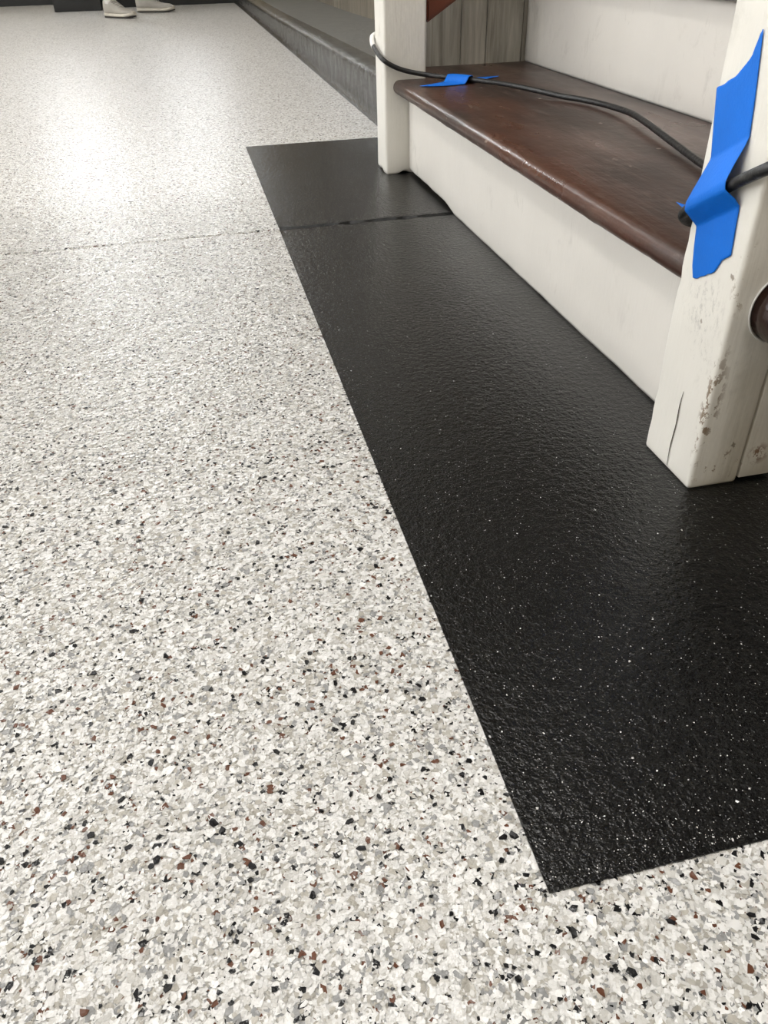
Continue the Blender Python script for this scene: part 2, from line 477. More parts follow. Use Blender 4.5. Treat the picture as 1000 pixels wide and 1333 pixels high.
def in_patch(x, y): return ((x > PX0) & (x < PX1) & (y > PY0) & (y < PY1)) | ((x >= PX1) & (y > PY0) & (y < 1.6))
def scatter(n, y0, y1, fade):
    # visible wedge with a margin on both sides
    y = rng.uniform(y0, y1, n)
    xl = -0.62 - 0.20*(y - 0.2); xr = np.where(y < 0.47, 1.5, 0.36)
    x = xl + (1.5 - xl)*rng.uniform(0, 1, n)
    keep = (x < xr + 0.0) | (y < 0.56)
    keep &= ~in_patch(x, y)
    keep &= (np.abs(y - SEAM + 0.0008*(x < 0)) > 0.008) | (rng.uniform(0, 1, n) < 0.45)
    keep &= rng.uniform(0, 1, n) < fade(y)
    return x[keep], y[keep]
def fields(x, y, rmin, rmax, sig):
    n = len(x)
    rad = np.clip(rng.lognormal(math.log(rmin), sig, n), 0.0006, rmax)
    c = rng.choice(6, n, p=PROB/PROB.sum())
    rad = np.where(c >= 4, np.minimum(rad, rmax*0.72), rad)
    near = np.abs(y - SEAM) < 0.014
    c = np.where(near & (rng.uniform(0, 1, n) < 0.50), 3 + 2*(rng.uniform(0, 1, n) < 0.45), c)
    rad = np.where(np.abs(y - SEAM) < 0.009, np.minimum(rad, 0.0016), rad)
    c = np.minimum(c, 5)
    return rad, c, rng.uniform(0.88, 1.08, n)
x, y = scatter(260000, 0.1, 1.6, lambda y: np.ones_like(y))
r_, c_, t_ = fields(x, y, 0.0020, 0.0046, 0.42)
flake_mesh('flake', x, y, r_, c_, t_, M_flake, floor)
x, y = scatter(330000, 1.6, 4.3, lambda y: np.clip((4.3 - y)/1.9, 0, 1))
r_, c_, t_ = fields(x, y, 0.0019, 0.0040, 0.38)
flake_mesh('flake', x, y, r_, c_, t_, M_flake, floor)

# the largest dark chips, one by one
def chip_shape(r, k):
    q = random.Random(k); bm = bmesh.new(); n = q.choice((5, 6, 7))
    lo, hi = [], []
    for i in range(n):
        a = 2*math.pi*i/n + q.uniform(-0.35, 0.35); rr = r*q.uniform(0.6, 1.15)
        p = Vector((math.cos(a)*rr, math.sin(a)*rr*q.uniform(0.55, 1.0), 0))
        lo.append(bm.verts.new(p)); hi.append(bm.verts.new(p*0.94 + Vector((0, 0, 0.0004))))
    bm.faces.new(lo[::-1]); bm.faces.new(hi)
    for i in range(n): bm.faces.new((lo[i], lo[(i+1) % n], hi[(i+1) % n], hi[i]))
    me = bpy.data.meshes.new('chip'); bm.to_mesh(me); bm.free(); return me
shapes = {}
for kind, mt in (('black_chip', M_bchip), ('brown_chip', M_rchip)):
    shapes[kind] = []
    for k in range(8):
        me = chip_shape(0.0034 if kind == 'black_chip' else 0.0032, k + (50 if kind[1] == 'r' else 0))
        me.materials.append(mt); shapes[kind].append(me)
n_done = 0
while n_done < 230:
    yy = 0.2 + 1.5*rnd.random()**1.3
    xx = rnd.uniform(-0.5 - 0.18*yy, 0.30 + (0.6 if yy < 0.46 else 0))
    if PX0 - 0.012 < xx and yy > PY0 - 0.012: continue
    kind = 'black_chip' if rnd.random() < 0.62 else 'brown_chip'
    o = bpy.data.objects.new(kind, rnd.choice(shapes[kind])); COL.objects.link(o)
    s = rnd.uniform(0.65, 1.15)
    o.parent = floor; o.location = (xx*S, yy*S, 0.00095 + rnd.uniform(0, 0.0002))
    o.rotation_euler = (rnd.gauss(0, 0.03), rnd.gauss(0, 0.03), rnd.uniform(0, 6.28)); o.scale = (s, s*rnd.uniform(0.7, 1.0), 1)
    n_done += 1

# tiny white specks trapped in the black coat
def specks():
    n = 9000
    y = PY0 + 0.01 + (3.6 - PY0)*rng.uniform(0, 1, n)**1.7
    x = rng.uniform(PX0 + 0.004, 1.5, n)
    k = (x < np.where(y < 1.22, 1.5, np.where(y < 1.5, 0.935, 1.055)))
    x, y = x[k], y[k]; n = len(x)
    rad = np.clip(rng.lognormal(math.log(0.00034), 0.42, n), 0.0002, 0.0013)
    me = flake_mesh('white_speck', x, y, rad, np.zeros(n, int), rng.uniform(0.4, 1.1, n), M_flake, patch, PT+0.0003, PT+0.001, 0.1)
specks()

# ------------------------------------------------------------------ room shell
def struct(name, a, b, mat): return box(name, a, b, mat, None, 0, 'structure')
CZ = 7.0
struct('ceiling', (XL-0.3, YB-0.3, CZ), (8.3, YF+0.3, CZ+0.3), M_ceil)
bm = bmesh.new()
for a, b in (((XL-0.3, YB-0.3, 0), (XL, -1.5, CZ)), ((XL-0.3, 13.9, 0), (XL, YF+0.3, CZ)), ((XL-0.3, -1.5, 0), (XL, 13.9, 1.6)), ((XL-0.3, -1.5, 6.2), (XL, 13.9, CZ))): add_box(bm, a, b)
bm_obj('wall_left', bm, M_wall, None, False, 'structure')
side = box('window_3', (XL-0.17, -1.5, 1.6), (XL-0.14, 13.9, 6.2), M_side_fill, None, 0, 'structure')  # unseen glowing panes, added to light left-facing sides and the curb edge
bm = bmesh.new()
for k in range(8): add_box(bm, (XL-0.13, -1.5+k*2.2, 1.6), (XL-0.06, -1.4+k*2.2, 6.2))
for z in (1.6, 3.85, 6.1): add_box(bm, (XL-0.12, -1.5, z), (XL-0.07, 13.9, z+0.1))
bm_obj('window_frame', bm, M_metal, side)  # bars of the added fill panes
struct('wall_back', (XL, YB-0.3, 0), (8.0, YB, CZ), M_wall)
struct('wall_right', (8.0, YB-0.3, 0), (8.3, YF+0.3, CZ), M_wall)
# far wall with two windows
def holed_wall(name, x0, x1, y0, y1, holes, mat):
    bm = bmesh.new(); xs = sorted({x0, x1} | {h[0] for h in holes} | {h[1] for h in holes})
    for a, b in zip(xs[:-1], xs[1:]):
        zs = [(0, CZ)]
        for h in holes:
            if h[0] <= a and h[1] >= b: zs = [(0, h[2]), (h[3], CZ)]
        for z0, z1 in zs: add_box(bm, (a, y0, z0), (b, y1, z1))
    bmesh.ops.remove_doubles(bm, verts=bm.verts, dist=1e-5)
    return bm_obj(name, bm, mat, None, False, 'structure')
WY = 18.35
holed_wall('wall_far', -1.30, 8.0, WY, WY+0.3, [(-0.15, 0.50, 3.2, 5.2)], M_wall)
holed_wall('wall_far', XL, -1.30, 20.1, 20.4, [(-2.68, -1.98, 4.7, 6.9)], M_wall)
struct('wall_return', (-1.42, WY+0.3, 0), (-1.30, 20.1, CZ), M_wall)
for i, (x0, x1, z0, z1, yy) in enumerate([(-0.15, 0.50, 3.2, 5.2, WY), (-2.68, -1.98, 4.7, 6.9, 20.1)]):
    g = box('window_%d' % (i+1), (x0, yy+0.14, z0), (x1, yy+0.17, z1), (M_day2, M_day)[i], None, 0, 'structure')
    bm = bmesh.new()
    for a, b in (((x0, z0), (x0+0.06, z1)), ((x1-0.06, z0), (x1, z1)), ((x0+0.06, z0), (x1-0.06, z0+0.06)), ((x0+0.06, z1-0.06), (x1-0.06, z1)),
                 ((x0+0.06, (z0+z1)/2-0.02), (x1-0.06, (z0+z1)/2+0.02))):
        add_box(bm, (a[0], yy+0.07, a[1]), (b[0], yy+0.138, b[1]))
    bm_obj('window_frame', bm, M_metal, g)
struct('baseboard_far', (-1.30, WY-0.05, 0), (1.27, WY, 0.42), M_base)
struct('baseboard_left', (XL, 20.05, 0), (-1.42, 20.1, 0.42), M_base)

# raised black curb with the slab behind it
def curb():
    bm = bmesh.new(); rows = []
    ys = list(np.linspace(5.0, 9, 150)) + list(np.linspace(9.1, WY-0.06, 160))
    for y in ys:
        x0 = 1.212 + 0.000*y
        h = 0.285 - 0.011*(y-5) if y < 12 else 0.208 - 0.003*(y-12)
        def q(a, z, k, am=0.004):
            n = noise.noise(Vector((y*9, k*3.1, 0)))
            return bm.verts.new(V(x0 + a + am*n, y, z + am*noise.noise(Vector((y*11, k*2.7, 4)))))
        rows.append([q(-0.03, 0.001, 0, 0.003), q(-0.028, 0.012, 1, 0.003), q(-0.012, 0.026, 2), q(0.0, 0.05, 3), q(0.004, h*0.55, 4, 0.002), q(0.008, h-0.035, 5), q(0.014, h-0.012, 6, 0.009),
                     q(0.032, h, 7, 0.009), q(0.10, h+0.002, 8, 0.003), q(0.2, h, 9, 0.002)])
    for a, b in zip(rows[:-1], rows[1:]):
        for k in range(len(a)-1): bm.faces.new((a[k], b[k], b[k+1], a[k+1]))
    bm.faces.new(rows[0]); bm.faces.new(rows[-1])
    o = bm_obj('curb', bm, M_curb, None, True, 'structure')
    return o
curb()
def slab():
    bm = bmesh.new(); rows = []
    for y in np.linspace(4.9, WY+0.3, 60):
        h = 0.285 - 0.011*(y-5) if y < 12 else 0.208 - 0.003*(y-12)
        rows.append([bm.verts.new(V(1.36, y, 0)), bm.verts.new(V(1.36, y, h-0.004)), bm.verts.new(V(2.3, y, h-0.004)), bm.verts.new(V(2.3, y, 0))])
    for a, b in zip(rows[:-1], rows[1:]):
        for k in range(3): bm.faces.new((a[k], b[k], b[k+1], a[k+1]))
    return bm_obj('slab', bm, M_concrete, None, False, 'structure')
slab()

# plank-clad walls (each plank a piece)
wc = struct('wall_stair', (1.10, 4.60, 0), (5.4, 4.76, CZ), M_base)
x = 1.10; k = 0
PWS = [0.16, 0.19, 0.14, 0.20, 0.17]
while x < 5.4:
    wd = PWS[k % 5]
    box('plank', (x+0.0015, 4.575, 0.0), (min(x+wd, 5.4)-0.0015, 4.60, CZ), M_greyplank, wc, 0.002, seg=1)
    x += wd; k += 1
wr = struct('wall_side', (2.24, 4.76, 0), (2.40, WY+0.3, CZ), M_base)
y = 4.78; k = 0
while y < WY:
    wd = (0.62, 0.48, 0.7, 0.55)[k % 4]
    box('plank', (2.215, y+0.002, 0.0), (2.24, min(y+wd, WY)-0.002, CZ), M_brownplank, wr, 0.002, seg=1)
    y += wd; k += 1

# ------------------------------------------------------------------ staircase
st = empty('staircase', V(1.9, 2.9, 0), 'white painted staircase with dark stained wooden treads rising to the right', 'staircase')
# riser: slightly scribed bottom edge, lifting toward the far post
def riser(x0, z0, z1, y0, y1, mat, scribe=False, name='riser'):
    bm = bmesh.new(); fr, bk = [], []
    n = 90
    for i in range(n+1):
        y = y0 + (y1-y0)*i/n
        zb = z0
        if scribe:
            zb = z0 + 0.004 + 0.003*noise.noise(Vector((y*9, 0, 0)))
            if y > 3.38: zb += min(0.020, (y-3.38)*0.12)
        col = []
        for t in (0, 0.03, 0.25, 0.5, 0.75, 0.965, 0.985, 1):
            z = zb + (z1-zb)*t
            xo = 0.0015*noise.noise(Vector((y*3, z*5, 1)))
            if t in (0,): xo += 0.004
            if t == 1: xo += 0.006
            col.append(bm.verts.new(V(x0+xo, y, z)))
        fr.append(col)
        bk.append((bm.verts.new(V(x0+0.045, y, zb)), bm.verts.new(V(x0+0.045, y, z1))))
    for i in range(n):
        for k in range(7): bm.faces.new((fr[i][k], fr[i][k+1], fr[i+1][k+1], fr[i+1][k]))
        bm.faces.new((fr[i][7], bk[i][1], bk[i+1][1], fr[i+1][7]))
        bm.faces.new((fr[i][0], fr[i+1][0], bk[i+1][0], bk[i][0]))
        bm.faces.new((bk[i][0], bk[i+1][0], bk[i+1][1], bk[i][1]))
    for i in (0, n):
        bm.faces.new(fr[i] + [bk[i][1], bk[i][0]])
    return bm_obj(name, bm, mat, st, True)
TZ = 0.432; TT = 0.062
def tread(x0, x1, y0, y1, z, first=False):
    """board with a bull-nosed worn front edge; the first one is notched round the posts"""
    bm = bmesh.new(); rows = []
    prof = []
    r = TT*0.5
    for k in range(9):
        a = math.pi/2 + math.pi*k/8
        prof.append((x0 + r + r*math.cos(a)*1.0, z - r + r*math.sin(a)))
    prof = [(x1, z)] + [(x0 + r + (x1-x0-r)*t, z) for t in (0.75, 0.5, 0.25, 0.08)] + prof + [(x1, z-TT)]
    ny = 110
    for i in range(ny+1):
        y = y0 + (y1-y0)*i/ny
        row = []
        for px, pz in prof:
            n1 = noise.noise(Vector((px*4, y*4, pz*4))); n2 = noise.noise(Vector((px*20, y*26, pz*20)))
            wv = (0.0025*n1 + 0.0018*n2) if px < x0 + 0.08 else 0
            row.append(bm.verts.new(V(px + (wv*0.6 if px < x0+0.06 else 0), y, pz + wv*0.6)))
        rows.append(row)
    m = len(prof)
    for i in range(ny):
        for k in range(m-1): bm.faces.new((rows[i][k], rows[i][k+1], rows[i+1][k+1], rows[i+1][k]))
        bm.faces.new((rows[i][m-1], rows[i][0], rows[i+1][0], rows[i+1][m-1]))
    bm.faces.new(rows[0]); bm.faces.new(rows[-1])
    return bm_obj('tread', bm, M_tread, st, True)
RX = 1.066
riser(RX, 0.0, TZ-TT-0.006, 1.436, 4.176, M_riser, True)
t0 = tread(0.988, 1.81, 1.438, 4.176, TZ)
bm = bmesh.new(); bm.from_mesh(t0.data)              # the board runs on behind both posts
add_box(bm, (1.162, 4.176, TZ-TT), (1.81, 4.572, TZ)); add_box(bm, (1.162, 1.345, TZ-TT), (1.81, 1.438, TZ))
bm.to_mesh(t0.data); bm.free()
for k in range(1, 5):
    xx = 1.812 + (k-1)*0.80
    riser(xx, TZ*k, TZ*(k+1)-TT-0.002, 1.345, 4.572, M_riser)
    tread(xx-0.075, xx+0.80, 1.345, 4.572, TZ*(k+1))
# closed skirt of the near flank (stepped board)
bm = bmesh.new()
pts = [(1.16, 0.006)]
prof = [(1.16, 0.015), (1.16, TZ-TT)]
for k in range(1, 6):
    prof += [(1.812 + (k-1)*0.80 if k > 1 else 1.812, TZ*k-TT), (1.812 + (k-1)*0.80, TZ*(k+1)-TT)] if k < 5 else [(5.01, TZ*5-TT)]
prof += [(5.01, 0.015)]
fr = [bm.verts.new(V(a, 1.30, b)) for a, b in prof]; bk = [bm.verts.new(V(a, 1.343, b)) for a, b in prof]
bm.faces.new(fr); bm.faces.new(bk[::-1])
for i in range(len(fr)):
    j = (i+1) % len(fr); bm.faces.new((fr[i], fr[j], bk[j], bk[i]))
bm_obj('skirt_board', bm, M_riser, st)

# posts
near = grid_box('newel_post', (0.943, 1.238, 0.002), (1.0635, 1.432, 2.3), M_post, st, 0.010, (2, 3, 90), 0.0008, 0.006, 0.0, 2)
near['label'] = 'near newel post with blue tape and scuffed white paint'
nb_ = grid_box('post_board', (1.0665, 1.240, 0.012), (1.156, 1.432, 2.3), M_post, st, 0.003, (2, 2, 40), 0.0005, 0.002, 0.0, 4)
far = grid_box('newel_post', (0.945, 4.182, 0.0), (1.156, 4.375, 2.3), M_farpost, st, 0.013, (14, 8, 70), 0.0008, 0.0012, 0.030, 6)
far['label'] = 'far newel post with a chipped foot'
for nm, a, b in (('post_cap', (0.915, 1.21, 2.3), (1.185, 1.46, 2.38)), ('post_cap', (0.915, 4.155, 2.3), (1.185, 4.405, 2.38))):
    box(nm, a, b, M_post, st, 0.015)
# hairline split in the near post's left face and worn bare nicks along its arris
def ribbon(name, pts, wd, mat, nrm, parent):
    bm = bmesh.new(); P = smooth_path([V(*p) for p in pts], 6); prev = None
    side = Vector((0, 1, 0)) if abs(nrm[0]) > 0.5 else Vector((1, 0, 0))
    for i, p in enumerate(P):
        t = i/(len(P)-1); ww = wd*S*(0.25 + 0.75*math.sin(math.pi*min(1, t*0.8+0.1)))*(1 + 0.4*noise.noise(p*300))
        a = bm.verts.new(p - side*ww + Vector(nrm)*0.0003); b = bm.verts.new(p + side*ww + Vector(nrm)*0.0003)
        if prev: bm.faces.new((prev[0], a, b, prev[1]))
        prev = (a, b)
    return bm_obj(name, bm, mat, parent)
ribbon('crack', [(0.9425, 1.327, 0.012), (0.9425, 1.330, 0.06), (0.9425, 1.327, 0.12), (0.9425, 1.329, 0.165), (0.9425, 1.326, 0.20)], 0.0016, M_crack, (-1, 0, 0), near)
# dowel and rails
bm = bmesh.new()
tube(bm, [V(1.052, 1.236 - 0.03*i, 0.410) for i in range(22)], 0.068*S, 28)
dw = bm_obj('dowel_rail', bm, M_dowel, st, True); dw['label'] = 'dark brown round rail end let into the near post'
bm = bmesh.new()
ring = [V(1.052 + 0.071*math.cos(a), 1.2355, 0.410 + 0.071*math.sin(a)) for a in [math.pi*(0.62 + 0.78*i/16) for i in range(17)]]
tube(bm, ring, 0.0022*S, 6); bm_obj('paint_ridge', bm, M_caulk_highlight, dw, True)
def rail(name, x0, z0, x1, z1, y0, y1, th, mat):
    bm = bmesh.new()
    vs = [bm.verts.new(V(*p)) for p in ((x0, y0, z0), (x0, y1, z0), (x0, y1, z0+th), (x0, y0, z0+th), (x1, y0, z1), (x1, y1, z1), (x1, y1, z1+th), (x1, y0, z1+th))]
    for f in ((0, 1, 2, 3), (7, 6, 5, 4), (0, 4, 5, 1), (1, 5, 6, 2), (2, 6, 7, 3), (3, 7, 4, 0)): bm.faces.new([vs[i] for i in f])
    bmesh.ops.bevel(bm, geom=bm.edges[:], offset=0.012*S, segments=2, affect='EDGES')
    return bm_obj(name, bm, mat, st, False)
rail('bottom_rail', 1.158, 0.655, 5.0, 0.655 + 3.842*0.60, 4.20, 4.36, 0.16, M_rail)
rail('handrail', 1.158, 2.02, 5.0, 2.02 + 3.842*0.60, 4.20, 4.36, 0.13, M_rail)
rail('handrail', 1.158, 2.02, 5.0, 2.02 + 3.842*0.60, 1.26, 1.42, 0.13, M_rail)

# ------------------------------------------------------------------ cable
cable_pts = [(1.20, 4.46, 0.52), (1.08, 4.425, 0.60), (0.985, 4.40, 0.610), (0.935, 4.385, 0.596), (0.926, 4.33, 0.570), (0.926, 4.26, 0.550), (0.929, 4.19, 0.533), (0.950, 4.160, 0.513), (1.0, 4.155, 0.487),
             (1.07, 4.150, 0.466), (1.15, 4.120, 0.453), (1.215, 4.05, 0.450), (1.272, 3.993, 0.448), (1.355, 3.83, 0.450), (1.40, 3.63, 0.458), (1.448, 3.476, 0.456), (1.506, 3.371, 0.448), (1.556, 3.26, 0.447),
             (1.578, 3.111, 0.450), (1.572, 2.909, 0.456), (1.54, 2.736, 0.458), (1.47, 2.397, 0.452), (1.43, 2.21, 0.449), (1.36, 1.90, 0.449), (1.24, 1.64, 0.453), (1.10, 1.50, 0.475), (1.0, 1.455, 0.505),
             (0.950, 1.450, 0.522), (0.928, 1.434, 0.540), (0.924, 1.408, 0.560), (0.924, 1.375, 0.582), (0.927, 1.335, 0.606), (0.927, 1.291, 0.632), (0.927, 1.245, 0.657), (0.931, 1.215, 0.674), (0.955, 1.200, 0.690),
             (1.02, 1.202, 0.705), (1.12, 1.205, 0.715), (1.20, 1.215, 0.70), (1.30, 1.20, 0.58), (1.38, 1.14, 0.30), (1.46, 1.08, 0.05), (1.6, 1.02, 0.020), (1.9, 1.0, 0.019), (2.4, 1.08, 0.019)]
path = smooth_path([V(*p) for p in cable_pts], 8)
for i, p in enumerate(path):
    path[i] = p + Vector((noise.noise(p*40), noise.noise(p*40+Vector((5, 0, 0))), 0))*0.0005
bm = bmesh.new(); tube(bm, path, 0.0108*S, 12)
cable = bm_obj('cable', bm, M_cable, None, True)
tag(cable, 'black rubber cable taped to the tread and wrapped round both white posts', 'cable')
bm = bmesh.new(); tube(bm, [p for p in smooth_path([V(*q) for q in [(0.972, 4.395, 0.612), (0.938, 4.388, 0.599), (0.926, 4.345, 0.577), (0.925, 4.31, 0.562)]], 6)], 0.0120*S, 12)
bm_obj('cable_highlight', bm, M_caulk_highlight, cable, True)  # the black cable's shiny highlight, modelled as a short white tube

# ------------------------------------------------------------------ tapes
def interp(tab, z):
    for (a, ya), (b, yb) in zip(tab[:-1], tab[1:]):
        if a <= z <= b: return ya + (yb-ya)*(z-a)/(b-a)
    return tab[0][1] if z < tab[0][0] else tab[-1][1]
def post_tape():
    # tape edges measured on the post face: (z, y)
    lt = [(0.430, 1.378), (0.451, 1.388), (0.487, 1.396), (0.527, 1.402), (0.545, 1.405), (0.560, 1.409), (0.590, 1.408), (0.613, 1.405), (0.652, 1.402), (0.706, 1.415), (0.764, 1.428),
          (0.770, 1.409), (0.774, 1.403), (0.779, 1.396), (0.786, 1.380), (0.79, 1.375), (0.81, 1.355), (0.822, 1.345), (0.834, 1.342), (0.861, 1.333)]
    rt = [(0.430, 1.372), (0.434, 1.360), (0.439, 1.356), (0.445, 1.342), (0.452, 1.334), (0.456, 1.322), (0.464, 1.313), (0.479, 1.304), (0.489, 1.300), (0.497, 1.289), (0.506, 1.276), (0.562, 1.282), (0.606, 1.286),
          (0.622, 1.297), (0.634, 1.300), (0.660, 1.302), (0.689, 1.300), (0.76, 1.311), (0.861, 1.331)]
    zs = sorted({round(0.430 + 0.431*i/140, 4) for i in range(141)})
    bm = bmesh.new(); rows = []
    M = 16
    for z in zs:
        a, b = interp(lt, z), interp(rt, z)
        a += 0.0014*noise.noise(Vector((z*160, 0, 0))) if z > 0.765 else 0
        b += 0.0016*noise.noise(Vector((z*150, 3, 0))) if z < 0.506 else 0
        row = []
        for k in range(M+1):
            yy = a + (b-a)*k/M
            zc = 0.582 + (1.375-yy)*0.585                   # height of the cable under the tape
            d = z - zc; H = 0.0290
            if d >= 0: h = H*max(0, 1 - max(0, d-0.008)/0.072)
            else: h = H*max(0, 1 - max(0, -d-0.008)/0.034)
            row.append(bm.verts.new(V(0.9405 - h, yy, z)))
        rows.append(row)
    for r0, r1 in zip(rows[:-1], rows[1:]):
        for k in range(M): bm.faces.new((r0[k], r0[k+1], r1[k+1], r1[k]))
    o = bm_obj('masking_tape', bm, M_tape, None, True)
    tag(o, 'blue masking tape strip with torn ends stuck over cable on the near post', 'tape')
    md = o.modifiers.new('solid', 'SOLIDIFY'); md.thickness = 0.0003; md.offset = 0
    bm = bmesh.new()
    vs = [bm.verts.new(V(*p)) for p in ((0.985, 1.56, 0.527), (0.95, 1.45, 0.535), (0.95, 1.44, 0.548), (0.955, 1.47, 0.545))]
    bm.faces.new(vs)
    t = bm_obj('tape_tail', bm, M_tape, o); md = t.modifiers.new('solid', 'SOLIDIFY'); md.thickness = 0.0003
post_tape()
def tread_tape():
    ctr = [(1.058, 3.934), (1.13, 3.935), (1.20, 3.955), (1.25, 3.975), (1.285, 3.992), (1.33, 4.02), (1.40, 4.055), (1.49, 4.085)]
    wid = [0.004, 0.034, 0.056, 0.062, 0.056, 0.044, 0.030, 0.006]
    P = smooth_path([Vector((a, b, w_)) for (a, b), w_ in zip(ctr, wid)], 6)
    bm = bmesh.new(); rows = []
    cl = [Vector(p) for p in cable_pts[9:16]]
    for i, p in enumerate(P):
        t = (P[min(i+1, len(P)-1)] - P[max(i-1, 0)]); t.z = 0; t.normalize()
        s = Vector((-t.y, t.x, 0)); row = []
        for k in range(9):
            q = Vector((p.x, p.y, 0)) + s*p.z*(k/4-1)
            d = 9
            for c0, c1 in zip(cl[:-1], cl[1:]):
                e = Vector((c1.x-c0.x, c1.y-c0.y, 0)); u = max(0, min(1, (q - Vector((c0.x, c0.y, 0))).dot(e)/e.dot(e)))
                d = min(d, (q - Vector((c0.x, c0.y, 0)) - e*u).length)
            z = TZ + 0.0035 + 0.0285*max(0, min(1, 1 - (d-0.014)/0.022))
            row.append(bm.verts.new(V(q.x, q.y, z)))
        rows.append(row)
    for a, b in zip(rows[:-1], rows[1:]):
        for k in range(8): bm.faces.new((a[k], a[k+1], b[k+1], b[k]))
    o = bm_obj('masking_tape', bm, M_tape, None, True)
    tag(o, 'small blue masking tape piece holding the cable on the wooden tread', 'tape')
    md = o.modifiers.new('solid', 'SOLIDIFY'); md.thickness = 0.0003; md.offset = 0
tread_tape()

# ------------------------------------------------------------------ far block
bx_ = empty('storage_box', V(-1.665, 17.95, 0), 'low black box standing on the speckled floor behind the white sneakers', 'box')
box('body', (-2.08, 17.70, 0.0), (-1.25, 18.2, 0.40), M_base, bx_, 0.01)
box('lid', (-2.10, 17.68, 0.40), (-1.23, 18.22, 0.45), M_base, bx_, 0.01)

# ------------------------------------------------------------------ person by the far wall
def person():
    root = empty('person', V(-0.65, 16.25, 0), 'person in off-white sneakers and dark olive trousers standing near the far wall', 'person', None, math.radians(-30))
    M_skin = simple('skin', (0.50, 0.30, 0.22), 0.5); M_trs = simple('olive_cloth', (0.045, 0.042, 0.030), 0.85, bumps=(200, 0.001))
    M_shirt = simple('grey_cloth', (0.10, 0.10, 0.105), 0.85, bumps=(200, 0.001)); M_hair = simple('brown_hair', (0.03, 0.02, 0.014), 0.6, bumps=(150, 0.003))
    M_shoe = simple('off_white_leather', (0.40, 0.375, 0.33), 0.55, bumps=(90, 0.002)); M_sole = simple('shoe_sole', (0.62, 0.58, 0.50), 0.6)
    M_out = simple('outsole', (0.05, 0.045, 0.04), 0.7); M_sock = simple('sock', (0.62, 0.60, 0.56), 0.9)
    M_eye = simple('eye', (0.05, 0.04, 0.035), 0.2); M_lip = simple('lips', (0.35, 0.13, 0.11), 0.5)
    def local(name, me, mat, par=root, smooth=True):
        o = bpy.data.objects.new(name, me); COL.objects.link(o); o.parent = par
        me.materials.append(mat)
        if smooth:
            for p in me.polygons: p.use_smooth = True
        return o
    def skin_obj(name, chains, mat, sub=2, par=root):
        """chains: lists of ((x,y,z), radius); a first point may name a vertex already made"""
        verts, edges, rad, key = [], [], [], {}
        for ch in chains:
            prev = None
            for p, r in ch:
                k = tuple(round(c, 4) for c in p)
                if k not in key: key[k] = len(verts); verts.append(p); rad.append(r)
                i = key[k]
                if prev is not None and (prev, i) not in edges: edges.append((prev, i))
                prev = i
        me = bpy.data.meshes.new(name); me.from_pydata(verts, edges, []); me.update()
        o = bpy.data.objects.new(name, me); COL.objects.link(o); o.parent = par
        o.modifiers.new('skin', 'SKIN').use_smooth_shade = True
        if not me.skin_vertices: me.skin_vertices.new(name='')
        for i, sv in enumerate(me.skin_vertices[0].data):
            r = rad[i]; sv.radius = r if hasattr(r, '__len__') else (r, r); sv.use_root = (i == 0)
        s_ = o.modifiers.new('sub', 'SUBSURF'); s_.levels = sub; s_.render_levels = sub
        me.materials.append(mat); return o
    P = (0, 0, 0.95); N_ = (0, 0, 1.43)
    ch = [[(P, (0.11, 0.15)), ((0.0, 0, 1.10), (0.095, 0.13)), ((0.0, 0, 1.28), (0.105, 0.15)), (N_, (0.06, 0.08)), ((0.008, 0, 1.50), 0.052), ((0.022, 0, 1.565), (0.088, 0.072)), ((0.015, 0, 1.64), (0.106, 0.086)), ((0.005, 0, 1.70), (0.09, 0.072))]]
    for s, fx, fy in ((1, -0.03, 0.235), (-1, 0.02, -0.235)):
        ch.append([(P, (0.11, 0.15)), ((0, s*0.095, 0.86), 0.082), ((fx*0.4+0.02, s*0.165, 0.50), 0.056), ((fx-0.02, fy*0.94, 0.30), 0.052), ((fx-0.05, fy, 0.11), 0.036)])
        sh = (0, s*0.17, 1.39); el = (-0.02, s*0.235, 1.12); wr = (0.05, s*0.25, 0.88)
        ch.append([(N_, (0.06, 0.08)), (sh, 0.055), (el, 0.040), (wr, 0.026), ((0.065, s*0.25, 0.82), (0.030, 0.016))])
        pal = (0.065, s*0.25, 0.82)
        for k, (dx, ln) in enumerate(((0.024, 0.070), (0.008, 0.080), (-0.008, 0.074), (-0.024, 0.058))):
            a = (pal[0]+dx, pal[1], pal[2]-0.03); b = (pal[0]+dx+0.006, pal[1]-s*0.008, pal[2]-0.03-ln*0.55); c = (pal[0]+dx+0.006, pal[1]-s*0.024, pal[2]-0.03-ln)
            ch.append([(pal, (0.030, 0.016)), (a, 0.0095), (b, 0.0085), (c, 0.007)])
        ch.append([(pal, (0.030, 0.016)), ((pal[0]+0.040, pal[1]-s*0.012, pal[2]-0.005), 0.011), ((pal[0]+0.050, pal[1]-s*0.02, pal[2]-0.045), 0.009)])
    body = skin_obj('body', ch, M_skin)
    # face
    for s in (1, -1):
        bm = bmesh.new(); bmesh.ops.create_uvsphere(bm, u_segments=12, v_segments=8, radius=0.011, matrix=Matrix.Translation((0.098, s*0.030, 1.625)))
        me = bpy.data.meshes.new('eye'); bm.to_mesh(me); bm.free(); local('eye', me, M_eye)
        bm = bmesh.new(); bmesh.ops.create_uvsphere(bm, u_segments=12, v_segments=8, radius=0.03, matrix=Matrix.Translation((0.015, s*0.076, 1.61)) @ Matrix.Diagonal((0.7, 0.3, 1.1, 1)))
        me = bpy.data.meshes.new('ear'); bm.to_mesh(me); bm.free(); local('ear', me, M_skin)
    bm = bmesh.new(); bmesh.ops.create_cone(bm, segments=10, radius1=0.018, radius2=0.007, depth=0.05, matrix=Matrix.Translation((0.112, 0, 1.602)) @ Matrix.Rotation(-0.35, 4, 'Y'))
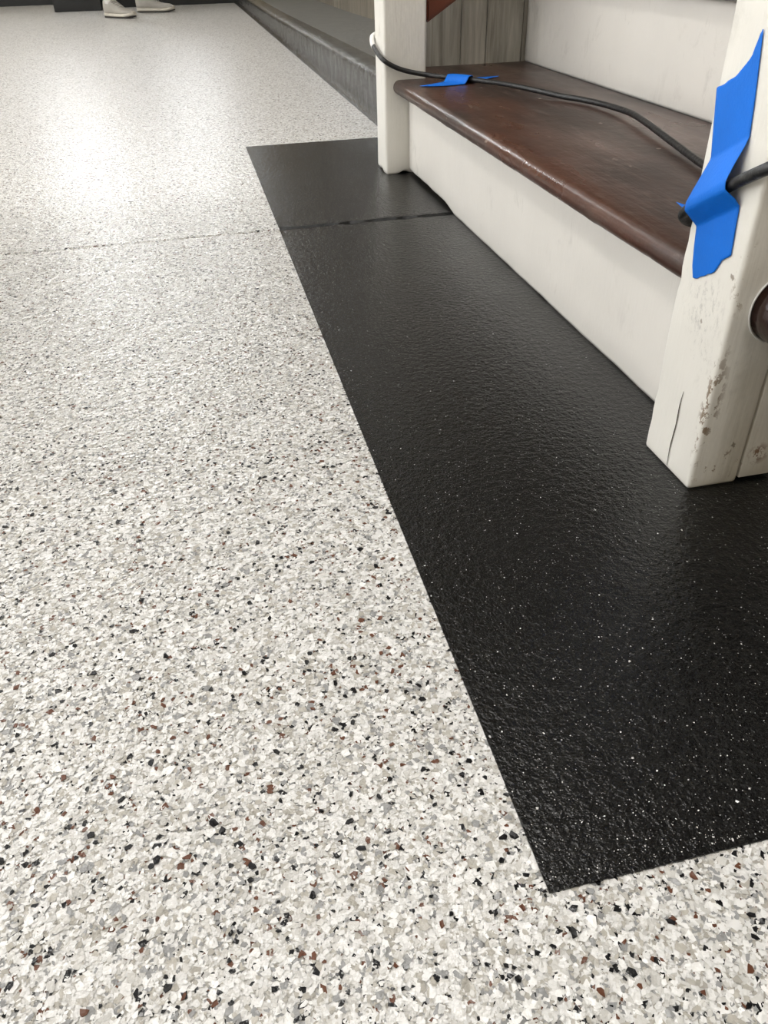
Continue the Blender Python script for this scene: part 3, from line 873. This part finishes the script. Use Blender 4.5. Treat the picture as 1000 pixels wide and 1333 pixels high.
    me = bpy.data.meshes.new('nose'); bm.to_mesh(me); bm.free(); local('nose', me, M_skin)
    bm = bmesh.new(); bmesh.ops.create_uvsphere(bm, u_segments=12, v_segments=8, radius=0.024, matrix=Matrix.Translation((0.096, 0, 1.562)) @ Matrix.Diagonal((0.35, 1, 0.3, 1)))
    me = bpy.data.meshes.new('mouth'); bm.to_mesh(me); bm.free(); local('mouth', me, M_lip)
    bm = bmesh.new(); bmesh.ops.create_uvsphere(bm, u_segments=24, v_segments=16, radius=0.10, matrix=Matrix.Translation((-0.005, 0, 1.665)) @ Matrix.Diagonal((1.06, 0.88, 0.95, 1)))
    bmesh.ops.delete(bm, geom=[v for v in bm.verts if v.co.z < 1.60 + max(0, v.co.x)*0.9], context='VERTS')
    me = bpy.data.meshes.new('hair'); bm.to_mesh(me); bm.free(); local('hair', me, M_hair)
    # clothes
    tch = []
    W = (0, 0, 0.98)
    for s, fx, fy in ((1, -0.03, 0.235), (-1, 0.02, -0.235)):
        tch.append([((0, 0, 1.04), (0.115, 0.155)), (W, (0.125, 0.165)), ((0, s*0.098, 0.86), 0.100), ((fx*0.4+0.02, s*0.165, 0.50), 0.076), ((fx-0.02, fy*0.94, 0.30), 0.072), ((fx-0.045, fy, 0.125), 0.062)])
    skin_obj('trousers', tch, M_trs)
    sc_ = [[((0, 0, 0.84), (0.15, 0.195)), ((0, 0, 0.98), (0.145, 0.19)), ((0, 0, 1.12), (0.135, 0.175)), ((0, 0, 1.28), (0.14, 0.185)), ((0, 0, 1.42), (0.078, 0.10)), ((0.004, 0, 1.455), 0.062)]]
    for s in (1, -1):
        sc_.append([((0, 0, 1.42), (0.078, 0.10)), ((0, s*0.17, 1.392), 0.068), ((-0.012, s*0.215, 1.22), 0.058)])
    skin_obj('shirt', sc_, M_shirt)
    # sneakers
    def sneaker(cx, cy, yaw):
        Ls = 0.305
        def ring(bm, s, lo, hi, wk=1.0):
            x = (s-0.45)*Ls
            wd = 0.5*(0.068 + 0.034*math.sin(math.pi*min(1, max(0, (s-0.12)/1.05)))**1.2)*wk
            if s < 0.06: wd *= 0.62 + 0.38*s/0.06
            if s > 0.88: wd *= math.sqrt(max(0.06, 1 - ((s-0.88)/0.125)**2))
            out = []
            for k in range(16):
                a = 2*math.pi*k/16
                ca, sa = math.cos(a), math.sin(a)
                yy = wd*math.copysign(abs(ca)**0.6, ca)*(1 if sa < 0.1 else 1 - 0.35*sa)
                zz = (lo+hi)/2 + (hi-lo)/2*math.copysign(abs(sa)**0.7, sa)
                out.append(bm.verts.new((x, yy, zz)))
            return out
        def loft(fn, n=22, wk=1.0):
            bm = bmesh.new(); rr = []
            for i in range(n+1):
                s = i/n; lo, hi = fn(s); rr.append(ring(bm, s, lo, hi, wk))
            for a, b in zip(rr[:-1], rr[1:]):
                for k in range(16): bm.faces.new((a[k], a[(k+1) % 16], b[(k+1) % 16], b[k]))
            bm.faces.new(rr[0]); bm.faces.new(rr[-1]); bmesh.ops.recalc_face_normals(bm, faces=bm.faces)
            me = bpy.data.meshes.new('s'); bm.to_mesh(me); bm.free(); return me
        def top(s):
            if s < 0.30: return 0.112 - 0.012*math.sin(s/0.3*math.pi)
            if s < 0.62: return 0.112 - (s-0.30)/0.32*0.047
            if s < 0.88: return 0.065 - (s-0.62)/0.26*0.012
            return 0.053 - (s-0.88)/0.12*0.022
        def toe_up(s): return 0.012*max(0, (s-0.72)/0.28)**2
        u = local('sneaker', loft(lambda s: (0.022 + toe_up(s), top(s) + toe_up(s)*0.5), wk=0.96), M_shoe)
        u.location = (cx, cy, 0); u.rotation_euler = (0, 0, yaw)
        local('midsole', loft(lambda s: (0.006 + toe_up(s), 0.034 + 0.006*max(0, 0.3-s) + toe_up(s)), wk=1.06), M_sole, u)
        local('outsole', loft(lambda s: (0.0006 + toe_up(s), 0.009 + toe_up(s)), wk=1.04), M_out, u)
        for k in range(5):
            s = 0.36 + 0.055*k; x = (s-0.45)*Ls; z = top(s) + 0.002
            bm = bmesh.new()
            tube(bm, [Vector((x - 0.004, -0.026, z-0.006)), Vector((x, -0.012, z)), Vector((x+0.003, 0.012, z)), Vector((x - 0.004, 0.026, z-0.006))], 0.003, 6)
            me = bpy.data.meshes.new('lace'); bm.to_mesh(me); bm.free(); local('lace', me, M_sock, u)
        bm = bmesh.new(); tube(bm, [Vector((-0.078, 0, 0.085)), Vector((-0.078, 0, 0.12)), Vector((-0.074, 0, 0.16))], [0.036, 0.037, 0.037], 16)
        me = bpy.data.meshes.new('sock'); bm.to_mesh(me); bm.free(); local('sock', me, M_sock, u)
    sneaker(0.03, -0.245, math.radians(-18)); sneaker(0.035, 0.245, math.radians(6))
person()

# ------------------------------------------------------------------ ceiling lamps
def lamp(x, y, dx, dy, label):
    t = empty('ceiling_light', V(x, y, CZ-0.12), label, 'ceiling light', 'ceiling lights')
    box('housing', (x-dx, y-dy, CZ-0.10), (x+dx, y+dy, CZ-0.001), M_metal, t, 0.01)
    box('diffuser', (x-dx+0.03, y-dy+0.03, CZ-0.13), (x+dx-0.03, y+dy-0.03, CZ-0.10), M_lamp, t)
WH = ['on the left beside the camera', 'on the left halfway down the room', 'on the left toward the far wall', 'behind the camera', 'above the stairs and black panel']
for i, (x, y) in enumerate([(-3.2, 0.5), (-3.2, 6.0), (-3.2, 12.0), (0.6, -2.5), (0.6, 2.8)]):
    lamp(x, y, 0.45, 1.3, 'white rectangular ceiling light with a glowing diffuser, ' + WH[i])
